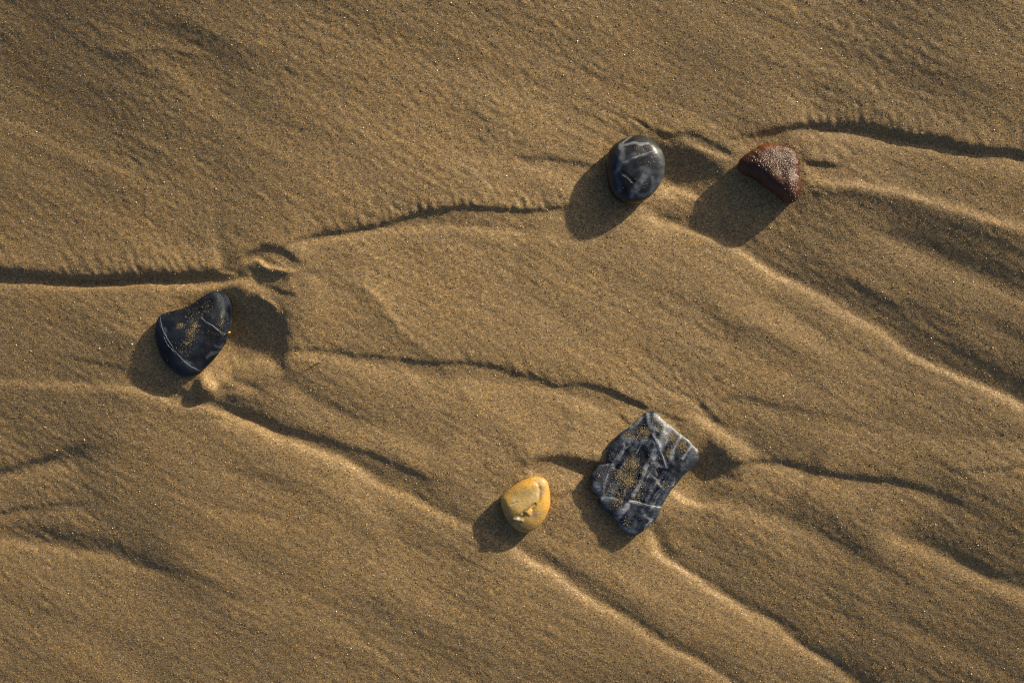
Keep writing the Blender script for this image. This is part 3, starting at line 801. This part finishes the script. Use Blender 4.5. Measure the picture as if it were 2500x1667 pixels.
# grey marble slab (zoom 4.479 at 1410,980)
def Z7(pts): return [(1410 + a / 4.479, 980 + b / 4.48) for a, b in pts]
slab = Stone(Z7([(352, 655), (330, 640), (322, 590), (338, 520), (380, 440), (450, 360), (540, 290), (640, 215), (715, 150), (740, 122), (800, 105), (860, 118), (920, 180), (1000, 250), (1100, 335), (1200, 415), (1270, 480), (1320, 540), (1330, 600), (1310, 660), (1240, 735), (1160, 810), (1090, 890), (1020, 980), (960, 1080), (910, 1170), (870, 1260), (790, 1350), (700, 1430), (630, 1462), (570, 1448), (500, 1400), (455, 1352), (436, 1318), (402, 1275), (320, 1204), (236, 1120), (226, 1075), (238, 1045), (180, 985), (130, 900), (135, 830), (172, 765), (225, 700), (262, 685), (315, 678)]),
             (1575, 1158), 44, 24, 60, 7.0, 2.0, rough=1.1, ring=150, jag=.7, grain=.8, planes=((46, .015, -.02),),
             bumps=[(Z7([(250, 1040), (400, 1040), (480, 1060)]), 5, -2), (Z7([(810, 360), (860, 440), (900, 560), (960, 720)]), 4, 1.8),
                    (Z7([(640, 1290), (560, 1420)]), 8, -4), (Z7([(720, 740), (640, 920), (560, 1060)]), 6, 1.6), (Z7([(960, 260), (860, 480), (800, 620)]), 9, 1.6),
                    (Z7([(330, 640), (420, 700)]), 9, -4)])
def base_slab(x, y):
    n = .24 + .17 * sband(x, y) + .10 * sband2(x, y) + .05 * sn2(x, y)
    n = n + .45 * np.exp(-(sband(x + 400, y) / .16) ** 2) * smooth01(.4 + .6 * sn1(x, y))
    c = lerp3((.006, .010, .021), (.088, .112, .152), n)
    return c
W7 = (.31, .345, .39); G7 = (.16, .195, .25)
st = [(Z7([(870, 160), (960, 240), (950, 340), (880, 470), (820, 600)]), 12, W7, .8),
      (Z7([(900, 170), (1000, 260), (1120, 350), (1240, 450), (1310, 540)]), 6, W7, .75),
      (Z7([(1130, 370), (1060, 480), (1010, 620)]), 7, W7, .65),
      (Z7([(1240, 470), (1190, 550), (1140, 620)]), 5, W7, .6),
      (Z7([(820, 380), (860, 460), (900, 560), (950, 700)]), 6, W7, .65),
      (Z7([(500, 450), (480, 540), (420, 640), (380, 720)]), 7, W7, .65),
      (Z7([(500, 380), (600, 420), (720, 420)]), 12, G7, .6),
      (Z7([(760, 690), (700, 820), (660, 930), (600, 1020)]), 8, W7, .65),
      (Z7([(700, 150), (640, 230), (560, 290)]), 8, W7, .6),
      (Z7([(770, 120), (780, 220), (800, 300)]), 6, G7, .7),
      (Z7([(560, 1090), (660, 1105), (780, 1130), (910, 1155)]), 4.5, W7, .8),
      (Z7([(240, 1035), (330, 1035), (420, 1055)]), 5, W7, .7),
      (Z7([(190, 900), (230, 960), (250, 1010)]), 11, G7, .8),
      (Z7([(300, 880), (290, 960), (300, 1030)]), 5, W7, .5),
      (Z7([(540, 1140), (480, 1210), (410, 1280)]), 10, (.26, .29, .36), .75),
      (Z7([(730, 1230), (760, 1260), (820, 1280)]), 5, W7, .6),
      (Z7([(450, 1330), (540, 1400), (620, 1420)]), 9, (.16, .20, .27), .7),
      (Z7([(880, 850), (800, 960), (740, 1100)]), 5, G7, .5),
      (Z7([(940, 880), (860, 1000), (800, 1100)]), 4, G7, .5),
      (Z7([(790, 640), (860, 680), (920, 690)]), 8, G7, .7)]
DK = (.006, .009, .017)
st = [(Z7([(560, 560), (660, 540), (740, 600), (720, 700)]), 10, DK, .6), (Z7([(830, 200), (860, 280)]), 10, DK, .6), (Z7([(980, 690), (1080, 720), (1060, 820)]), 18, DK, .7),
      (Z7([(610, 960), (540, 1100)]), 9, DK, .6), (Z7([(170, 840), (220, 830)]), 14, DK, .7), (Z7([(770, 340), (790, 460)]), 7, DK, .7), (Z7([(700, 1300), (800, 1290)]), 10, DK, .6), (Z7([(380, 530), (480, 560)]), 9, DK, .5)] + st
FILM = (.105, .080, .044)
rv = np.random.RandomState(4)
for i in range(70):
    x0, y0 = rv.uniform(1450, 1700), rv.uniform(1020, 1310)
    a0 = math.radians(rv.normal(-60, 9)) if rv.rand() < .8 else math.radians(rv.normal(55, 14))
    L0 = rv.uniform(18, 70)
    st.append(([(x0 - L0 * math.cos(a0) / 2, y0 - L0 * math.sin(a0) / 2, .2), (x0 + rv.normal(0, 2), y0 + rv.normal(0, 2)), (x0 + L0 * math.cos(a0) / 2, y0 + L0 * math.sin(a0) / 2, .2)],
               rv.uniform(1.6, 3.4), W7 if rv.rand() < .6 else (G7 if rv.rand() < .5 else DK), rv.uniform(.3, .75)))
st += [([(1541, 1120), (1541, 1146)], 13, FILM, .75), ([(1528, 1160), (1540, 1182)], 12, FILM, .75), ([(1512, 1150), (1514, 1166)], 9, FILM, .55), ([(1566, 1052), (1578, 1056)], 9, FILM, .65), ([(1528, 1061), (1538, 1063)], 7, FILM, .55), ([(1658, 1084), (1672, 1090)], 9, FILM, .65), ([(1636, 1060), (1642, 1074)], 8, FILM, .55), ([(1508, 1204), (1512, 1216)], 8, FILM, .55)]
o = slab.build('stone_slab', M_slab, painter(slab, base_slab, st, .68, 3, .22), nt=480, nr=130)
tag(o, 'flat angular grey and white marbled stone, largest one, with sand on its top', 'stone', 'pebbles lying on the wet sand')
slab.vein(Z7([(560, 1090), (640, 1095), (720, 1115), (800, 1135), (915, 1157)]), 3.6, M_vein_white, 9)
slab.vein(Z7([(820, 375), (855, 440), (880, 520), (920, 600), (960, 710)]), 4.2, M_vein_pale, 10)
slab.vein(Z7([(1130, 370), (1080, 450), (1040, 540), (1010, 620)]), 4.0, M_vein_pale, 11)
slab.vein(Z7([(500, 450), (490, 530), (430, 630), (375, 715)]), 5.0, M_vein_pale, 12)
slab.vein(Z7([(1240, 465), (1200, 530), (1150, 600)]), 3.2, M_vein_pale, 13)
slab.vein(Z7([(770, 680), (720, 790), (680, 890), (640, 960)]), 5.0, M_vein_pale, 14)

# ochre pebble (zoom 8.711 at 1200,1140)
def Z8(pts): return [(1200 + a / 8.711, 1140 + b / 8.711) for a, b in pts]
yel = Stone(Z8([(200, 690), (225, 610), (340, 490), (500, 370), (680, 270), (850, 212), (980, 205), (1100, 228), (1190, 310), (1225, 450), (1245, 600), (1248, 760), (1220, 900), (1160, 1040), (1080, 1170), (960, 1290), (830, 1365), (700, 1385), (560, 1350), (420, 1230), (310, 1090), (240, 930), (205, 800)]),
            (1284, 1230), 59, 27, 44, 2.3, 2.0, rough=.7, planes=((62, -.06, .12),),
            bumps=[(Z8([(480, 1055), (600, 980), (720, 890), (830, 815), (920, 740)]), 2.6, -2.2),
                   (Z8([(600, 1030), (660, 1000), (680, 960)]), 4, -3.4),
                   (Z8([(860, 850), (900, 800), (920, 770)]), 4, -3.5),
                   (Z8([(1010, 420), (1015, 540), (1010, 650), (960, 720)]), 4.5, -1.8),
                   (Z8([(900, 260), (970, 320), (1010, 420)]), 4, -1.3),
                   (Z8([(480, 1070), (560, 1090), (640, 1090)]), 4, 3),
                   (Z8([(770, 930), (800, 960)]), 5, 3), (Z8([(420, 760), (480, 735), (540, 700)]), 1.6, -1.5),
                   (Z8([(560, 500), (760, 420), (930, 380)]), 14, 2)])
def base_yel(x, y):
    n = .5 + .3 * sn1(x, y) + .15 * sn2(x, y)
    c = lerp3((.43, .285, .085), (.58, .375, .095), n)
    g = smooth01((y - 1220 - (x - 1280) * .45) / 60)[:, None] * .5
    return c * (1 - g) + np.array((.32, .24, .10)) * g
OR = (.62, .34, .06); CR = (.52, .42, .22); GY = (.16, .145, .12); PK = (.36, .25, .21)
st = [(Z8([(1215, 500), (1225, 700), (1180, 900), (1100, 1080)]), 9, OR, .75),
      (Z8([(560, 380), (750, 330), (850, 300)]), 9, OR, .55),
      (Z8([(540, 650), (700, 600), (850, 560), (960, 540)]), 12, CR, .8), (Z8([(420, 900), (560, 820), (700, 740)]), 9, (.44, .36, .20), .6), (Z8([(380, 560), (520, 470)]), 8, (.50, .30, .08), .6), (Z8([(700, 1260), (860, 1230)]), 8, (.36, .24, .09), .6), (Z8([(300, 980), (420, 1120)]), 7, (.30, .22, .12), .5),
      (Z8([(960, 300), (990, 400), (1000, 520)]), 4, CR, .7),
      (Z8([(620, 860), (760, 790), (900, 740)]), 7, CR, .6),
      (Z8([(860, 840), (910, 790), (920, 750)]), 4, GY, .8), (Z8([(600, 1030), (650, 1000), (680, 950)]), 5, GY, .85),
      (Z8([(480, 1060), (720, 890), (900, 760)]), 1.6, (.10, .085, .06), .8),
      (Z8([(480, 1080), (560, 1095), (650, 1100)]), 4.5, (.50, .46, .36), .8),
      (Z8([(460, 1140), (560, 1180), (640, 1210)]), 7, (.22, .18, .14), .6),
      (Z8([(860, 1000), (960, 980), (1060, 950)]), 6, PK, .6), (Z8([(1060, 320), (1110, 390), (1120, 440)]), 6, PK, .6), (Z8([(1060, 540), (1040, 600)]), 5, PK, .5)]
o = yel.build('pebble', M_yel, painter(yel, base_yel, st))
tag(o, 'small yellow ochre egg shaped pebble with a crease, beside the marbled slab', 'pebble', 'pebbles lying on the wet sand')

# sand and grit stuck to the pebbles, with painted glints on the red one
rg = np.random.RandomState(9)
slab.grains([(1541, 1133, 18, 14, -50, 420), (1535, 1172, 20, 14, -40, 420), (1512, 1155, 16, 18, 0, 230), (1510, 1210, 16, 12, -60, 130), (1571, 1053, 14, 11, 20, 190), (1532, 1061, 14, 9, 20, 110),
             (1665, 1087, 14, 13, 30, 220), (1640, 1068, 12, 16, 30, 140), (1631, 1103, 6, 12, 20, 80), (1624, 1183, 14, 12, 0, 70), (1509, 1225, 14, 16, 0, 110), (1596, 1028, 14, 14, 0, 40), (1462, 1152, 10, 12, 0, 30), (1553, 1067, 12, 8, 0, 30),
             (1490, 1190, 16, 18, 0, 120), (1560, 1200, 14, 30, 30, 90), (1600, 1120, 14, 16, 0, 50), (1490, 1112, 14, 14, 0, 60), (1700, 1110, 8, 14, 0, 40), (1565, 1160, 60, 70, 0, 160), (1530, 1275, 12, 12, 0, 30)],
            .5, 1.4, M_cling, rg, pal=[(.34, .27, .13), (.24, .185, .09), (.30, .24, .12), (.50, .43, .27), (.10, .08, .045)])
nav.grains([(444, 795, 9, 5, -20, 60), (480, 795, 8, 9, 20, 80), (470, 812, 9, 13, 10, 90), (462, 836, 14, 6, -20, 60), (455, 850, 18, 14, 0, 40), (475, 768, 22, 14, 0, 50), (505, 745, 16, 14, 0, 30), (540, 790, 9, 20, 0, 60), (412, 765, 12, 4, -20, 10), (470, 800, 60, 60, 0, 40)],
           .5, 1.35, M_cling, rg, pal=[(.34, .27, .14), (.24, .185, .10), (.50, .45, .32), (.10, .08, .05)])
red.grains([(1868, 400, 38, 17, 38, 170), (1905, 425, 40, 17, 45, 150), (1932, 452, 14, 32, -10, 95), (1925, 385, 22, 18, 20, 60), (1850, 395, 26, 10, 40, 40)],
           .5, 1.7, M_cling, rg, name='grit_and_glints', pal=[(.72, .62, .50), (.5, .36, .25), (.8, .74, .64)], dens=1.0)  # pale grains also stand in for wet glints
rnd.grains([(1560, 368, 18, 8, 20, 16), (1590, 400, 20, 14, 0, 16), (1555, 455, 20, 20, 0, 10)], .6, 1.1, M_cling, rg, name='grit_and_glints', pal=[(.62, .58, .52), (.5, .44, .36)])

# ------------------------------------------------------------------ a pale shell chip and a few odd coloured grains
def nugget(name, x, y, z, rx, ry, rz, ang, colr, mat, seed):
    r = np.random.RandomState(seed)
    nu, nv = 14, 9
    th = np.linspace(0, 2 * np.pi, nu, endpoint=False); ph = np.linspace(.12, np.pi - .12, nv)
    ct, sp_ = np.meshgrid(th, ph)
    k = 1 + .16 * np.sin(2 * ct + r.uniform(0, 6)) * np.sin(sp_) + .10 * np.sin(3 * ct + 2 * sp_ + r.uniform(0, 6)) + .05 * r.standard_normal(ct.shape)
    vx, vy, vz = k * rx * np.sin(sp_) * np.cos(ct), k * ry * np.sin(sp_) * np.sin(ct), k * rz * np.cos(sp_)
    c, s = math.cos(math.radians(ang)), math.sin(math.radians(ang))
    V = np.stack([(vx * c - vy * s) * S, -(vx * s + vy * c) * S, vz * S], -1).reshape(-1, 3)
    V = np.concatenate([V, [[0, 0, rz * S], [0, 0, -rz * S]]])
    idx = np.arange(nu * nv).reshape(nv, nu); nxt = np.roll(idx, -1, 1)
    F = np.stack([idx[:-1], idx[1:], nxt[1:], nxt[:-1]], -1).reshape(-1, 4)
    F1 = np.concatenate([F[:, [0, 1, 2]], F[:, [0, 2, 3]], np.stack([np.full(nu, nu * nv), idx[0], nxt[0]], -1), np.stack([np.full(nu, nu * nv + 1), nxt[-1], idx[-1]], -1)])
    o = make_obj(name, V, F1, mat, cols=np.array(colr)[None] * r.uniform(.85, 1.1, (len(V), 1)))
    o.location = world_xyz(float(x), float(y), float(z))
    return o
def on_sand(x, y, dz): return float(hsample(x, y)) + dz
M_odd = grain_material('polished_grain', .3, .3)
o = nugget('shell_chip', 1652, 1189, on_sand(1652, 1189, 3), 4, 8.5, 4, 20, (.52, .48, .34), M_odd, 1)
tag(o, 'tiny pale cream shell chip against the right edge of the marbled slab', 'shell chip')
x, y = nav.photo(560, 812)
o = nugget('grain', x, y, nav.z0 + nav.zw + 4, 3.4, 3.6, 3.4, 0, (.72, .46, .03), M_odd, 2)
tag(o, 'bright yellow round grain stuck to the right edge of the navy pebble', 'grain', 'odd coloured grains')
for i, (gx_, gy_, r_, c_, lab) in enumerate([
        (1627, 200, 3.8, (.50, .20, .02), 'deep orange grain on open sand above the round black pebble'),
        (1594, 187, 3.2, (.50, .33, .04), 'yellow grain just left of the deep orange one on upper sand'),
        (795, 1455, 3.6, (.55, .33, .02), 'amber grain alone on the open sand at lower left'),
        (1725, 1279, 3.6, (.55, .30, .02), 'amber grain on sand right of the lower marbled slab'),
        (2038, 1317, 3.2, (.50, .34, .04), 'yellow grain far to the right of the slab on shaded sand')]):
    o = nugget('grain', gx_, gy_, on_sand(gx_, gy_, 1.4), r_, r_ * .85, r_ * .8, 30 * i, c_, M_odd, 10 + i)
    tag(o, lab, 'grain', 'odd coloured grains')
